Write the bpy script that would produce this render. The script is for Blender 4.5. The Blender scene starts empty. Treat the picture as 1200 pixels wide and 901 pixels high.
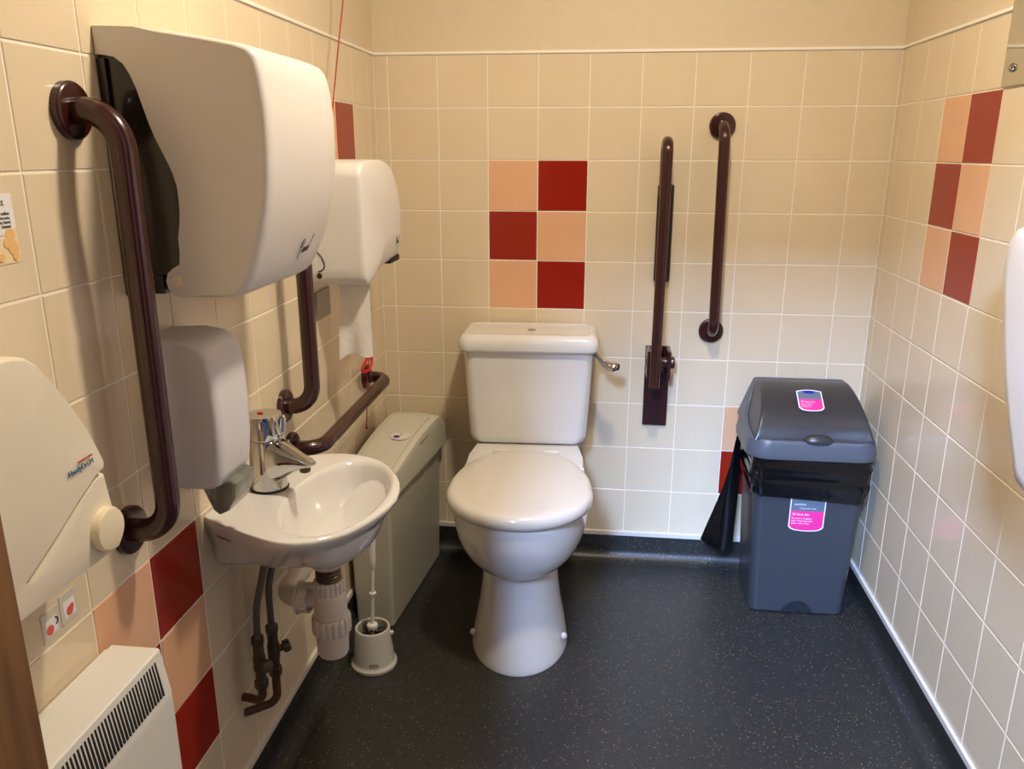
import bpy, bmesh, math, random
from mathutils import Vector, Matrix, Euler
random.seed(7)
R = math.radians
SC = bpy.context.scene
COL = SC.collection

# ------------------------------------------------------------------ camera
cam_d = bpy.data.cameras.new('camera')
cam = bpy.data.objects.new('camera', cam_d)
COL.objects.link(cam)
cam_d.sensor_fit = 'HORIZONTAL'
cam_d.sensor_width = 36.0
cam_d.lens = 948.2 / 1200.0 * 36.0
cam_d.clip_start = 0.02
yaw, pitch, roll = 0.1156, -0.2807, -0.0014
M = Matrix.Rotation(yaw, 3, 'Z') @ Matrix.Rotation(pitch, 3, 'X') @ Matrix.Rotation(roll, 3, 'Y')
right, fwd, up = M @ Vector((1, 0, 0)), M @ Vector((0, 1, 0)), M @ Vector((0, 0, 1))
cam.matrix_world = Matrix(((right.x, up.x, -fwd.x, .7071), (right.y, up.y, -fwd.y, -2.5051),
                           (right.z, up.z, -fwd.z, 1.3256), (0, 0, 0, 1)))
SC.camera = cam

# ------------------------------------------------------------------ world (daylight sky seen only through the made-up hall window)
SKY = 330.0
w = bpy.data.worlds.new('sky')
SC.world = w
w.use_nodes = True
bg = w.node_tree.nodes['Background']
bg.inputs[0].default_value = (0.38, 0.56, 1.0, 1)
bg.inputs[1].default_value = SKY

# ------------------------------------------------------------------ lights
LAMP = (0.78, -1.16, 2.32)
ld = bpy.data.lights.new('ceiling_lamp', 'AREA')
ld.shape = 'DISK'
ld.size = 0.14
ld.energy = 21.5
ld.color = (1.0, 0.88, 0.705)
lo = bpy.data.objects.new('ceiling_lamp', ld)
lo.location = LAMP
COL.objects.link(lo)
pd = bpy.data.lights.new('window_portal', 'AREA')      # helps Cycles find the sky through the made-up hall window
pd.shape = 'RECTANGLE'
pd.size, pd.size_y = 0.96, 1.8
pd.cycles.is_portal = True
po = bpy.data.objects.new('window_portal', pd)
po.location = (-.32, -6.1, 4.5)
po.rotation_euler = (R(90), 0, 0)
COL.objects.link(po)

SC.view_settings.view_transform = 'Standard'
SC.view_settings.look = 'None'
SC.view_settings.exposure = 0.08
SC.view_settings.gamma = 1.0
SC.view_settings.use_curve_mapping = False

# ------------------------------------------------------------------ materials
def lin(c):
    return tuple(((x / 255) / 12.92 if x / 255 <= .04045 else ((x / 255 + .055) / 1.055) ** 2.4) for x in c) + (1,)

def mat(name, rgb, rough=.4, metal=0.0, coat=0.0, noise=None, bump=None, trans=0.0, spec=None, emit=None):
    m = bpy.data.materials.new(name)
    m.use_nodes = True
    nt = m.node_tree
    b = nt.nodes['Principled BSDF']
    b.inputs['Base Color'].default_value = lin(rgb)
    b.inputs['Roughness'].default_value = rough
    b.inputs['Metallic'].default_value = metal
    b.inputs['Coat Weight'].default_value = coat
    b.inputs['Coat Roughness'].default_value = .05
    b.inputs['Transmission Weight'].default_value = trans
    if spec is not None:
        b.inputs['Specular IOR Level'].default_value = spec
    if emit:
        b.inputs['Emission Color'].default_value = lin(emit[0])
        b.inputs['Emission Strength'].default_value = emit[1]
    tc = nt.nodes.new('ShaderNodeTexCoord')
    if noise:
        scale, amt = noise[:2]
        n = nt.nodes.new('ShaderNodeTexNoise')
        n.inputs['Scale'].default_value = scale
        n.inputs['Detail'].default_value = 4
        nt.links.new(tc.outputs['Object'], n.inputs['Vector'])
        mx = nt.nodes.new('ShaderNodeMix')
        mx.data_type = 'RGBA'
        mx.inputs[6].default_value = lin(tuple(max(0, min(255, x * (1 - amt))) for x in rgb))
        mx.inputs[7].default_value = lin(tuple(max(0, min(255, x * (1 + amt))) for x in rgb))
        nt.links.new(n.outputs['Fac'], mx.inputs[0])
        nt.links.new(mx.outputs[2], b.inputs['Base Color'])
    if bump:
        scale, st = bump
        n2 = nt.nodes.new('ShaderNodeTexNoise')
        n2.inputs['Scale'].default_value = scale
        n2.inputs['Detail'].default_value = 3
        nt.links.new(tc.outputs['Object'], n2.inputs['Vector'])
        bp = nt.nodes.new('ShaderNodeBump')
        bp.inputs['Strength'].default_value = st
        bp.inputs['Distance'].default_value = .002
        nt.links.new(n2.outputs['Fac'], bp.inputs['Height'])
        nt.links.new(bp.outputs['Normal'], b.inputs['Normal'])
    return m

M_TILE = mat('cream_glazed_tile', (224, 206, 175), .16, noise=(9, .015), bump=(14, .05))
M_PEACH = mat('peach_glazed_tile', (228, 176, 136), .16, noise=(9, .02), bump=(14, .05))
M_RED = mat('dark_red_glazed_tile', (150, 34, 16), .14, noise=(9, .05), bump=(14, .05))
M_GROUT = mat('pale_grout', (242, 235, 220), .8, noise=(120, .04))
M_PAINT = mat('cream_wall_paint', (218, 200, 170), .65, noise=(30, .015), bump=(180, .25))
M_CEIL = mat('white_ceiling_paint', (232, 226, 212), .8, noise=(20, .02))
M_TRIM = mat('white_sealing_strip', (218, 211, 200), .35, noise=(60, .03))
M_TRIMTOP = mat('white_tile_edge', (246, 240, 228), .4, noise=(60, .02))
M_CERAMIC = mat('white_ceramic', (226, 223, 218), .12, coat=.5, noise=(6, .01))
M_SEAT = mat('white_seat_plastic', (222, 216, 206), .16, coat=.3, noise=(6, .01))
M_WPLASTIC = mat('white_dispenser_plastic', (226, 221, 214), .34, noise=(8, .012), bump=(500, .08))
M_CREAMPL = mat('cream_dryer_plastic', (232, 222, 198), .4, noise=(8, .012), bump=(600, .08))
M_HEATER = mat('white_heater_enamel', (232, 229, 220), .4, noise=(8, .01))
M_DARKSLOT = mat('dark_slot', (24, 22, 20), .8)
M_SMOKE = mat('smoked_plastic', (36, 31, 25), .12, noise=(5, .35))
M_CLEARGREY = mat('smoky_clear_plastic', (150, 152, 142), .1, trans=.55)
M_BROWNBAR = mat('maroon_grab_bar_coating', (54, 18, 16), .26, coat=.3, noise=(40, .06))
M_CHROME = mat('chrome', (205, 205, 205), .06, metal=1)
M_BRASSY = mat('tarnished_metal', (92, 80, 64), .4, metal=.7, noise=(90, .25))
M_BLACK = mat('black_rubber', (14, 13, 13), .5)
M_BRAID = mat('braided_hose', (96, 92, 84), .4, metal=.5, noise=(300, .3))
M_PVC = mat('white_waste_plastic', (224, 214, 198), .35, noise=(15, .03))
M_SANI = mat('pale_grey_bin_plastic', (206, 202, 184), .38, noise=(8, .015), bump=(500, .1))
M_SANIB = mat('pale_grey_bin_body', (192, 188, 170), .4, noise=(8, .015), bump=(500, .1))
M_BIN = mat('mid_grey_bin_plastic', (57, 60, 65), .36, noise=(9, .03), bump=(500, .1))
M_BINRIM = mat('lighter_grey_bin_frame', (80, 84, 91), .36, noise=(9, .03), bump=(500, .1))
M_BINLID = mat('charcoal_bin_lid', (48, 47, 48), .33, noise=(9, .05), bump=(500, .1))
M_BAG = mat('black_bag_film', (8, 8, 10), .14, bump=(22, .8))
M_PAPER = mat('white_tissue', (238, 232, 222), .9, noise=(70, .02), bump=(120, .5))
M_LABELW = mat('label_white', (236, 232, 232), .35)
M_LABELG = mat('label_slate', (96, 108, 122), .35)
M_LABELP = mat('label_pink', (232, 52, 140), .3)
M_LABELB = mat('label_blue', (26, 32, 150), .3)
M_INK = mat('dark_print', (58, 54, 54), .5)
M_INKRED = mat('red_print', (206, 54, 48), .5)
M_STRED = mat('sticker_red', (218, 96, 74), .5)
M_INKBLUE = mat('blue_print', (46, 108, 140), .5)
M_INKORANGE = mat('orange_print', (236, 188, 124), .5)
M_CREAMLEAF = mat('leaflet_cream', (240, 214, 168), .4)
M_REDCORD = mat('red_cord', (168, 50, 36), .5)
M_REDPL = mat('red_plastic', (206, 26, 30), .3)
M_WOOD = mat('varnished_wood', (116, 76, 40), .45)
M_OUT = mat('hall_wall_paint', (88, 90, 94), .9, noise=(4, .05))  # for the unseen hall added to shape the daylight
M_ADDED_GROUND = mat('dark_paving', (50, 50, 52), .9, noise=(7, .08))  # floor of that added hall
M_BUTTON = mat('cream_button', (236, 222, 188), .35)
M_DIFF = mat('lamp_diffuser', (255, 236, 200), .4, emit=((255, 226, 176), 4.0))

def wood_nodes(m):
    nt = m.node_tree
    b = nt.nodes['Principled BSDF']
    tc = nt.nodes.new('ShaderNodeTexCoord')
    mp = nt.nodes.new('ShaderNodeMapping')
    mp.inputs['Scale'].default_value = (26, 26, 1.6)
    n = nt.nodes.new('ShaderNodeTexNoise')
    n.inputs['Scale'].default_value = 2.2
    n.inputs['Detail'].default_value = 6
    n.inputs['Distortion'].default_value = .6
    cr = nt.nodes.new('ShaderNodeValToRGB')
    cr.color_ramp.elements[0].position = .3
    cr.color_ramp.elements[0].color = lin((112, 74, 34))
    cr.color_ramp.elements[1].position = .72
    cr.color_ramp.elements[1].color = lin((160, 112, 56))
    nt.links.new(tc.outputs['Object'], mp.inputs['Vector'])
    nt.links.new(mp.outputs[0], n.inputs['Vector'])
    nt.links.new(n.outputs['Fac'], cr.inputs[0])
    nt.links.new(cr.outputs[0], b.inputs['Base Color'])
wood_nodes(M_WOOD)

def vinyl_material():
    m = mat('flecked_dark_vinyl', (42, 43, 41), .40)
    nt = m.node_tree
    b = nt.nodes['Principled BSDF']
    tc = nt.nodes.new('ShaderNodeTexCoord')
    n = nt.nodes.new('ShaderNodeTexNoise')
    n.inputs['Scale'].default_value = 60
    n.inputs['Detail'].default_value = 5
    nt.links.new(tc.outputs['Object'], n.inputs['Vector'])
    base = nt.nodes.new('ShaderNodeMix')
    base.data_type = 'RGBA'
    base.inputs[6].default_value = lin((32, 33, 32))
    base.inputs[7].default_value = lin((46, 47, 45))
    nt.links.new(n.outputs['Fac'], base.inputs[0])
    prev = base.outputs[2]
    for scale, thr, keep, ca, cb in ((150, .21, .74, (168, 146, 116), (140, 96, 74)), (230, .24, .68, (104, 96, 82), (92, 74, 62))):
        v = nt.nodes.new('ShaderNodeTexVoronoi')
        v.inputs['Scale'].default_value = scale
        nt.links.new(tc.outputs['Object'], v.inputs['Vector'])
        lt = nt.nodes.new('ShaderNodeMath')
        lt.operation = 'LESS_THAN'
        lt.inputs[1].default_value = thr
        nt.links.new(v.outputs['Distance'], lt.inputs[0])
        sep = nt.nodes.new('ShaderNodeSeparateColor')
        nt.links.new(v.outputs['Color'], sep.inputs[0])
        gt = nt.nodes.new('ShaderNodeMath')
        gt.operation = 'GREATER_THAN'
        gt.inputs[1].default_value = keep
        nt.links.new(sep.outputs[0], gt.inputs[0])
        mu = nt.nodes.new('ShaderNodeMath')
        mu.operation = 'MULTIPLY'
        nt.links.new(lt.outputs[0], mu.inputs[0])
        nt.links.new(gt.outputs[0], mu.inputs[1])
        fc = nt.nodes.new('ShaderNodeMix')
        fc.data_type = 'RGBA'
        fc.inputs[6].default_value = lin(ca)
        fc.inputs[7].default_value = lin(cb)
        nt.links.new(sep.outputs[1], fc.inputs[0])
        mx = nt.nodes.new('ShaderNodeMix')
        mx.data_type = 'RGBA'
        nt.links.new(mu.outputs[0], mx.inputs[0])
        nt.links.new(prev, mx.inputs[6])
        nt.links.new(fc.outputs[2], mx.inputs[7])
        prev = mx.outputs[2]
    nt.links.new(prev, b.inputs['Base Color'])
    n2 = nt.nodes.new('ShaderNodeTexNoise')
    n2.inputs['Scale'].default_value = 350
    nt.links.new(tc.outputs['Object'], n2.inputs['Vector'])
    bp = nt.nodes.new('ShaderNodeBump')
    bp.inputs['Strength'].default_value = .25
    bp.inputs['Distance'].default_value = .001
    nt.links.new(n2.outputs['Fac'], bp.inputs['Height'])
    nt.links.new(bp.outputs['Normal'], b.inputs['Normal'])
    return m
M_VINYL = vinyl_material()

# ------------------------------------------------------------------ mesh helpers
def finish(name, bm, m, parent=None, smooth=True, angle=35, origin=None):
    """bm in world coordinates (or in the parent's local frame when the parent is rotated)."""
    bmesh.ops.remove_doubles(bm, verts=bm.verts, dist=1e-6)
    bmesh.ops.recalc_face_normals(bm, faces=bm.faces)
    off = Vector((0, 0, 0))
    if parent is not None:
        off = parent_off(parent)
    elif origin is not None:
        off = Vector(origin)
    if off.length:
        bmesh.ops.translate(bm, vec=-off, verts=bm.verts)
    me = bpy.data.meshes.new(name)
    bm.to_mesh(me)
    bm.free()
    me.materials.append(m)
    if smooth:
        for p in me.polygons:
            p.use_smooth = True
        me.set_sharp_from_angle(angle=R(angle))
    o = bpy.data.objects.new(name, me)
    COL.objects.link(o)
    if smooth:
        wn = o.modifiers.new('weighted', 'WEIGHTED_NORMAL')
        wn.keep_sharp = True
        wn.weight = 60
    if parent is not None:
        o.parent = parent
    elif origin is not None:
        o.location = off
    return o

def parent_off(p):
    """world offset of a parent's origin (chains of children sit at their parent's origin)"""
    off = Vector((0, 0, 0))
    while p is not None:
        if not p.get('_local'):
            off += Vector(p.location)
        p = p.parent
    return off

def thing(name, label, cat, loc, rotz=0.0, local=False, group=None):
    o = bpy.data.objects.new(name, None)
    COL.objects.link(o)
    o.empty_display_size = .05
    o.location = loc
    o.rotation_euler = (0, 0, rotz)
    o['label'] = label
    o['category'] = cat
    if group:
        o['group'] = group
    if local:
        LOCAL.add(o.name)
    return o
LOCAL = set()

def parent_off(p):
    off = Vector((0, 0, 0))
    while p is not None:
        if p.name not in LOCAL:
            off += Vector(p.location)
        p = p.parent
    return off

def tag(o, label, cat, group=None):
    o['label'] = label
    o['category'] = cat
    if group:
        o['group'] = group
    return o

def struct(o):
    o['kind'] = 'structure'
    return o

def quad_strip(bm, a, b, closed=True):
    n = len(a)
    for i in range(n if closed else n - 1):
        j = (i + 1) % n
        bm.faces.new((a[i], a[j], b[j], b[i]))

def loft(bm, rings, cap0=True, cap1=True, closed=True):
    vs = [[bm.verts.new(p) for p in r] for r in rings]
    for a, b in zip(vs, vs[1:]):
        quad_strip(bm, a, b, closed)
    if cap0:
        bm.faces.new(vs[0][::-1])
    if cap1:
        bm.faces.new(vs[-1])
    return vs

def box(bm, x0, x1, y0, y1, z0, z1, bev=0.0, seg=2):
    vs = [bm.verts.new((x, y, z)) for x in (x0, x1) for y in (y0, y1) for z in (z0, z1)]
    idx = ((0, 1, 3, 2), (4, 6, 7, 5), (0, 4, 5, 1), (2, 3, 7, 6), (0, 2, 6, 4), (1, 5, 7, 3))
    fs = [bm.faces.new([vs[i] for i in f]) for f in idx]
    if bev:
        es = list({e for f in fs for e in f.edges})
        bmesh.ops.bevel(bm, geom=es, offset=bev, segments=seg, profile=.5, affect='EDGES')

def BOX(*a, **k):
    bm = bmesh.new()
    box(bm, *a, **k)
    return bm

def prism(bm, pts, d0, d1, axis, bev=0.0, seg=2):
    """polygon pts (two coordinates in the remaining axis order) extruded along axis from d0 to d1"""
    def mk(p, d):
        q = list(p)
        q.insert(axis, d)
        return q
    a = [bm.verts.new(mk(p, d0)) for p in pts]
    b = [bm.verts.new(mk(p, d1)) for p in pts]
    fs = [bm.faces.new(a[::-1]), bm.faces.new(b)]
    quad_strip(bm, a, b)
    if bev:
        es = list({e for f in fs for e in f.edges})
        bmesh.ops.bevel(bm, geom=es, offset=bev, segments=seg, profile=.5, affect='EDGES')

def PRISM(*a, **k):
    bm = bmesh.new()
    prism(bm, *a, **k)
    return bm

def lathe(bm, prof, center=(0, 0, 0), axis=(0, 0, 1), n=32, cap=True):
    """prof: (radius, height along axis)"""
    ax = Vector(axis).normalized()
    t = Vector((1, 0, 0)) if abs(ax.x) < .9 else Vector((0, 1, 0))
    u = ax.cross(t).normalized()
    v = ax.cross(u)
    c = Vector(center)
    rings = []
    for r, h in prof:
        r = max(r, 1e-5)
        rings.append([c + ax * h + (u * math.cos(2 * math.pi * i / n) + v * math.sin(2 * math.pi * i / n)) * r for i in range(n)])
    loft(bm, rings, cap, cap)

def LATHE(*a, **k):
    bm = bmesh.new()
    lathe(bm, *a, **k)
    return bm

def bend(points, rad, seg=8):
    """polyline with rounded corners"""
    P = [Vector(p) for p in points]
    out = [P[0]]
    for i in range(1, len(P) - 1):
        a, b, c = P[i - 1], P[i], P[i + 1]
        d1, d2 = (a - b).normalized(), (c - b).normalized()
        ang = d1.angle(d2)
        if ang > math.pi - .02:
            out.append(b)
            continue
        t = min(rad / math.tan(ang / 2), .49 * (a - b).length if i > 1 else (a - b).length * .98, .49 * (c - b).length if i < len(P) - 2 else (c - b).length * .98)
        r = t * math.tan(ang / 2)
        ctr = b + (d1 + d2).normalized() * (r / math.sin(ang / 2))
        s, e = b + d1 * t - ctr, b + d2 * t - ctr
        tot = s.angle(e)
        ax = s.cross(e).normalized()
        for k in range(seg + 1):
            out.append(ctr + Matrix.Rotation(tot * k / seg, 3, ax) @ s)
    out.append(P[-1])
    return out

def tube(bm, path, r, n=16, prof=None, cap=True, radii=None):
    P = [Vector(p) for p in path]
    T = []
    for i in range(len(P)):
        a, b = P[max(0, i - 1)], P[min(len(P) - 1, i + 1)]
        T.append((b - a).normalized())
    t0 = T[0]
    u = t0.cross(Vector((0, 0, 1)))
    if u.length < .05:
        u = t0.cross(Vector((0, 1, 0)))
    u.normalize()
    rings = []
    for i, p in enumerate(P):
        if i:
            q = T[i - 1].rotation_difference(T[i])
            u = (q @ u).normalized()
        v = T[i].cross(u).normalized()
        rr = radii[i] if radii else r
        ring = []
        for k in range(n):
            a = 2 * math.pi * k / n
            f = prof(a) if prof else 1
            ring.append(p + (u * math.cos(a) + v * math.sin(a)) * rr * f)
        rings.append(ring)
    loft(bm, rings, cap, cap)

def TUBE(*a, **k):
    bm = bmesh.new()
    tube(bm, *a, **k)
    return bm

def rrect(hx, hy, r, n=6, cx=0, cy=0):
    """rounded rectangle outline"""
    pts = []
    for sx, sy, a0 in ((1, 1, 0), (-1, 1, 90), (-1, -1, 180), (1, -1, 270)):
        for k in range(n + 1):
            a = R(a0 + 90 * k / n)
            pts.append((cx + sx * (hx - r) + r * math.cos(a), cy + sy * (hy - r) + r * math.sin(a)))
    return pts

def text_mesh(body, size, pos, xdir, ydir, m, parent, name='lettering', depth=.0004, align='LEFT', shear=0.0, origin=None):
    c = bpy.data.curves.new('t', 'FONT')
    c.body = body
    c.size = size
    c.extrude = depth
    c.align_x = align
    c.shear = shear
    c.resolution_u = 2
    o = bpy.data.objects.new('t', c)
    COL.objects.link(o)
    dg = bpy.context.evaluated_depsgraph_get()
    me = bpy.data.meshes.new_from_object(o.evaluated_get(dg))
    bpy.data.objects.remove(o)
    bpy.data.curves.remove(c)
    X, Y = Vector(xdir).normalized(), Vector(ydir).normalized()
    Z = X.cross(Y)
    bm = bmesh.new()
    bm.from_mesh(me)
    bpy.data.meshes.remove(me)
    mtx = Matrix(((X.x, Y.x, Z.x, pos[0]), (X.y, Y.y, Z.y, pos[1]), (X.z, Y.z, Z.z, pos[2]), (0, 0, 0, 1)))
    bmesh.ops.transform(bm, matrix=mtx, verts=bm.verts)
    return finish(name, bm, m, parent, smooth=False, origin=origin)

# ------------------------------------------------------------------ the room
W, DEP, H = 1.5, 2.12, 2.40
T = 0.15
OX, OL, OR_ = 0.0433, 0.0677, 0.0458
G = 0.0030           # joint width
TD = 0.008           # tile thickness, joints recessed 1.4 mm
REC = 0.0014

def slab(name, b, m):
    return struct(finish(name, BOX(*b), m, None, smooth=False, origin=((b[0] + b[1]) / 2, (b[2] + b[3]) / 2, b[4])))

floor = slab('floor', (-.1, W + .1, -DEP - .2, .1, -.05, 0), M_VINYL)
ceiling = slab('ceiling', (-.1, W + .1, -DEP - .2, .1, H, H + .05), M_CEIL)
# walls: the face below 1.6 m is the grout bed, the painted plaster above it is a part
wall_back = slab('wall_back', (-.1, W + .1, REC, .12, -.05, 1.6), M_GROUT)
wall_left = slab('wall_left', (-.12, -REC, -DEP - .2, REC, -.05, 1.6), M_GROUT)
wall_right = slab('wall_right', (W + REC, W + .12, -DEP - .2, REC, -.05, 1.6), M_GROUT)
finish('plaster', BOX(-.1, W + .1, .001, .12, 1.6, H), M_PAINT, wall_back, smooth=False)
finish('plaster', BOX(-.12, -.001, -DEP - .2, .001, 1.6, H), M_PAINT, wall_left, smooth=False)
finish('plaster', BOX(W + .001, W + .12, -DEP - .2, .001, 1.6, H), M_PAINT, wall_right, smooth=False)
# front wall with the doorway the picture is taken through
DX0, DX1, DH = .355, 1.275, 2.02
bmw = bmesh.new()
box(bmw, -.1, DX0 - .03, -DEP - .12, -DEP, -.05, H)
box(bmw, DX1 + .03, W + .1, -DEP - .12, -DEP, -.05, H)
box(bmw, DX0 - .03, DX1 + .03, -DEP - .12, -DEP, DH + .03, H)
wall_front = struct(finish('wall_front', bmw, M_PAINT, None, smooth=False, origin=(.75, -DEP, 0)))
bmd = bmesh.new()
box(bmd, DX0 - .03, DX0, -DEP - .14, -DEP + .018, 0, DH, .002)
box(bmd, DX1, DX1 + .03, -DEP - .14, -DEP + .018, 0, DH, .002)
box(bmd, DX0 - .03, DX1 + .03, -DEP - .14, -DEP + .018, DH, DH + .03, .002)
door_1 = struct(finish('door_1', bmd, M_WOOD, None, origin=(.8, -DEP, 0)))

# tiles, one object each, children of their wall
def tile_mesh(wd, ht, m, nm):
    bm = bmesh.new()
    a, b, c = wd / 2, ht / 2, .0012
    r0 = [bm.verts.new((x, y, -TD)) for x, y in ((-a, -b), (a, -b), (a, b), (-a, b))]
    r1 = [bm.verts.new((x, y, -c)) for x, y in ((-a, -b), (a, -b), (a, b), (-a, b))]
    r2 = [bm.verts.new((x, y, 0)) for x, y in ((-a + c, -b + c), (a - c, -b + c), (a - c, b - c), (-a + c, b - c))]
    quad_strip(bm, r0, r1)
    quad_strip(bm, r1, r2)
    bm.faces.new(r2)
    bmesh.ops.recalc_face_normals(bm, faces=bm.faces)
    me = bpy.data.meshes.new(nm)
    bm.to_mesh(me)
    bm.free()
    me.materials.append(m)
    return me
TILES = {}
def get_tile(wd, ht, m):
    k = (round(wd, 4), round(ht, 4), m.name)
    if k not in TILES:
        TILES[k] = tile_mesh(wd, ht, m, 'tile')
    return TILES[k]

TILE_LABEL = {M_PEACH.name: 'peach glazed tile', M_RED.name: 'dark red glazed tile'}
def place_tile(wall, me, pos, xdir, normal):
    X, Z = Vector(xdir), Vector(normal)
    Y = Z.cross(X)
    jit = Matrix.Rotation(random.gauss(0, .0016), 3, 'X') @ Matrix.Rotation(random.gauss(0, .0016), 3, 'Y')
    rot = Matrix((X, Y, Z)).transposed() @ jit
    o = bpy.data.objects.new('tile', me)
    COL.objects.link(o)
    o.parent = wall
    o.matrix_local = Matrix.Translation(Vector(pos) - Vector(wall.location)) @ rot.to_4x4()
    lb = TILE_LABEL.get(me.materials[0].name)
    if lb:
        o['label'] = lb

def tile_wall(wall, edges, where, xdir, normal, accents):
    """edges: joint positions along the wall, from the corner outwards"""
    for ci, (a, b) in enumerate(zip(edges, edges[1:])):
        wd = b - a - G
        if wd < .008:
            continue
        for r in range(10):
            z = 1.6 - T * (r + .5)
            m = accents.get((ci, r), M_TILE)
            place_tile(wall, get_tile(wd, T - G, m), where((a + b) / 2, z), xdir, normal)

eb = [0.0] + [OX + T * i for i in range(10)] + [W]
el = [0.0] + [OL + T * i for i in range(14)] + [DEP]
er = [0.0] + [OR_ + T * i for i in range(14)] + [DEP]
# accents: index = piece number from the corner (0 is the cut piece)
ab = {(3, 2): M_PEACH, (4, 2): M_RED, (3, 3): M_RED, (4, 3): M_PEACH, (3, 4): M_PEACH, (4, 4): M_RED,
      (8, 7): M_PEACH, (8, 8): M_RED, (9, 7): M_RED, (9, 8): M_PEACH}
al = {(2, 1): M_RED, (3, 1): M_PEACH, (2, 2): M_PEACH, (3, 2): M_RED, (2, 3): M_RED, (3, 3): M_PEACH,
      (9, 6): M_RED, (10, 6): M_PEACH, (9, 7): M_PEACH, (10, 7): M_RED, (9, 8): M_RED, (10, 8): M_PEACH}
ar = {(3, 1): M_PEACH, (4, 1): M_RED, (3, 2): M_RED, (4, 2): M_PEACH, (3, 3): M_PEACH, (4, 3): M_RED}
tile_wall(wall_back, eb, lambda s, z: (s, 0, z), (1, 0, 0), (0, -1, 0), ab)
tile_wall(wall_left, el, lambda s, z: (0, -s, z), (0, 1, 0), (1, 0, 0), al)
tile_wall(wall_right, er, lambda s, z: (W, -s, z), (0, -1, 0), (-1, 0, 0), ar)

# white strips over and under the tiles
def trim(name, b, m=None):
    struct(finish(name, BOX(*b, bev=.0015, seg=1), m or (M_TRIMTOP if b[4] > 1 else M_TRIM), None, origin=((b[0] + b[1]) / 2, (b[2] + b[3]) / 2, b[4])))
trim('trim_1', (0, W, -.004, .003, 1.597, 1.605))
trim('trim_2', (-.003, .004, -DEP, 0, 1.597, 1.605))
trim('trim_3', (W - .004, W + .003, -DEP, 0, 1.597, 1.605))
trim('trim_4', (0, W, -.007, .003, .084, .1005))
trim('trim_5', (-.003, .007, -DEP, 0, .084, .1005))
trim('trim_6', (W - .007, W + .003, -DEP, 0, .084, .1005))

# coved vinyl skirting
def cove_profile():
    pr = [(0, .086), (.005, .086)]
    rad = .038
    for k in range(9):
        a = R(90 * k / 8)
        pr.append((.005 + rad - rad * math.cos(a), rad - rad * math.sin(a) + .001))
    pr += [(.046, .0006), (.046, -.002), (0, -.002)]
    return pr
cp = cove_profile()
struct(finish('baseboard_back', PRISM([(-d, z) for d, z in cp], 0, W, 0), M_VINYL, None, origin=(W / 2, 0, 0)))
struct(finish('baseboard_left', PRISM([(d, z) for d, z in cp], -DEP, 0, 1), M_VINYL, None, origin=(0, -1, 0)))
struct(finish('baseboard_right', PRISM([(W - d, z) for d, z in cp], -DEP, 0, 1), M_VINYL, None, origin=(W, -1, 0)))

# outside the door: made-up hall and high window, added to shape the daylight
slab('ground', (-2.2, 3.0, -6.2, -DEP - .14, -.08, -.03), M_ADDED_GROUND)
slab('wall_hall_left', (-2.2, -2.0, -6.2, -DEP - .12, -.05, 5.6), M_OUT)
slab('wall_hall_right', (2.8, 3.0, -6.2, -DEP - .12, -.05, 5.6), M_OUT)
LIGHT_GAP = (-.80, .16, 3.6, 5.4)  # made-up window opening that aims daylight at the back wall
bmw = bmesh.new()
box(bmw, -2.2, LIGHT_GAP[0], -6.2, -6.0, -.05, 5.6)
box(bmw, LIGHT_GAP[1], 3.0, -6.2, -6.0, -.05, 5.6)
box(bmw, LIGHT_GAP[0], LIGHT_GAP[1], -6.2, -6.0, -.05, LIGHT_GAP[2])
box(bmw, LIGHT_GAP[0], LIGHT_GAP[1], -6.2, -6.0, LIGHT_GAP[3], 5.6)
struct(finish('wall_hall_end', bmw, M_OUT, None, smooth=False, origin=(0, -6.1, 0)))
slab('ceiling_hall', (-2.2, 3.0, -6.2, -DEP - .12, 5.6, 5.7), M_OUT)
bmw = bmesh.new()
box(bmw, -2.2, 3.0, -DEP - .14, -DEP - .121, H, 5.6)
box(bmw, -2.2, -.1, -DEP - .14, -DEP - .121, -.05, H)
box(bmw, W + .1, 3.0, -DEP - .14, -DEP - .121, -.05, H)
struct(finish('wall_hall_front', bmw, M_OUT, None, smooth=False, origin=(0, -DEP - .13, 0)))

# ceiling light
t = thing('ceiling_light', 'round ceiling light with warm opal diffuser', 'lamp', (LAMP[0], LAMP[1], H))
finish('base', LATHE([(.15, -.02), (.155, -.015), (.155, 0), (.1, 0)], (LAMP[0], LAMP[1], H - .0005)), M_TRIM, t)
finish('diffuser', LATHE([(.03, -.062), (.08, -.058), (.12, -.045), (.14, -.02)], (LAMP[0], LAMP[1], H)), M_DIFF, t)

# ------------------------------------------------------------------ grab bars
def flute(a):
    return 1 - .055 * max(0, math.cos(8 * a)) ** 6

def flange(center, axis, parent, m=M_BROWNBAR, r=.037):
    return finish('flange', LATHE([(r, 0), (r, .009), (r - .002, .0115), (r - .005, .013), (.019, .013)], center, axis, 36), m, parent)

def grab_bar(label, a, b, normal, rad=.0175):
    n = Vector(normal)
    A, B = Vector(a), Vector(b)
    t = thing('grab_bar', label, 'grab bar', tuple(B))
    path = bend([A + n * .004, A + n * .07, B + n * .07, B + n * .004], .05, 10)
    finish('rail', TUBE(path, rad, 64, flute), M_BROWNBAR, t, angle=60)
    flange(A, n, t)
    flange(B, n, t)
    return t

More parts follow.
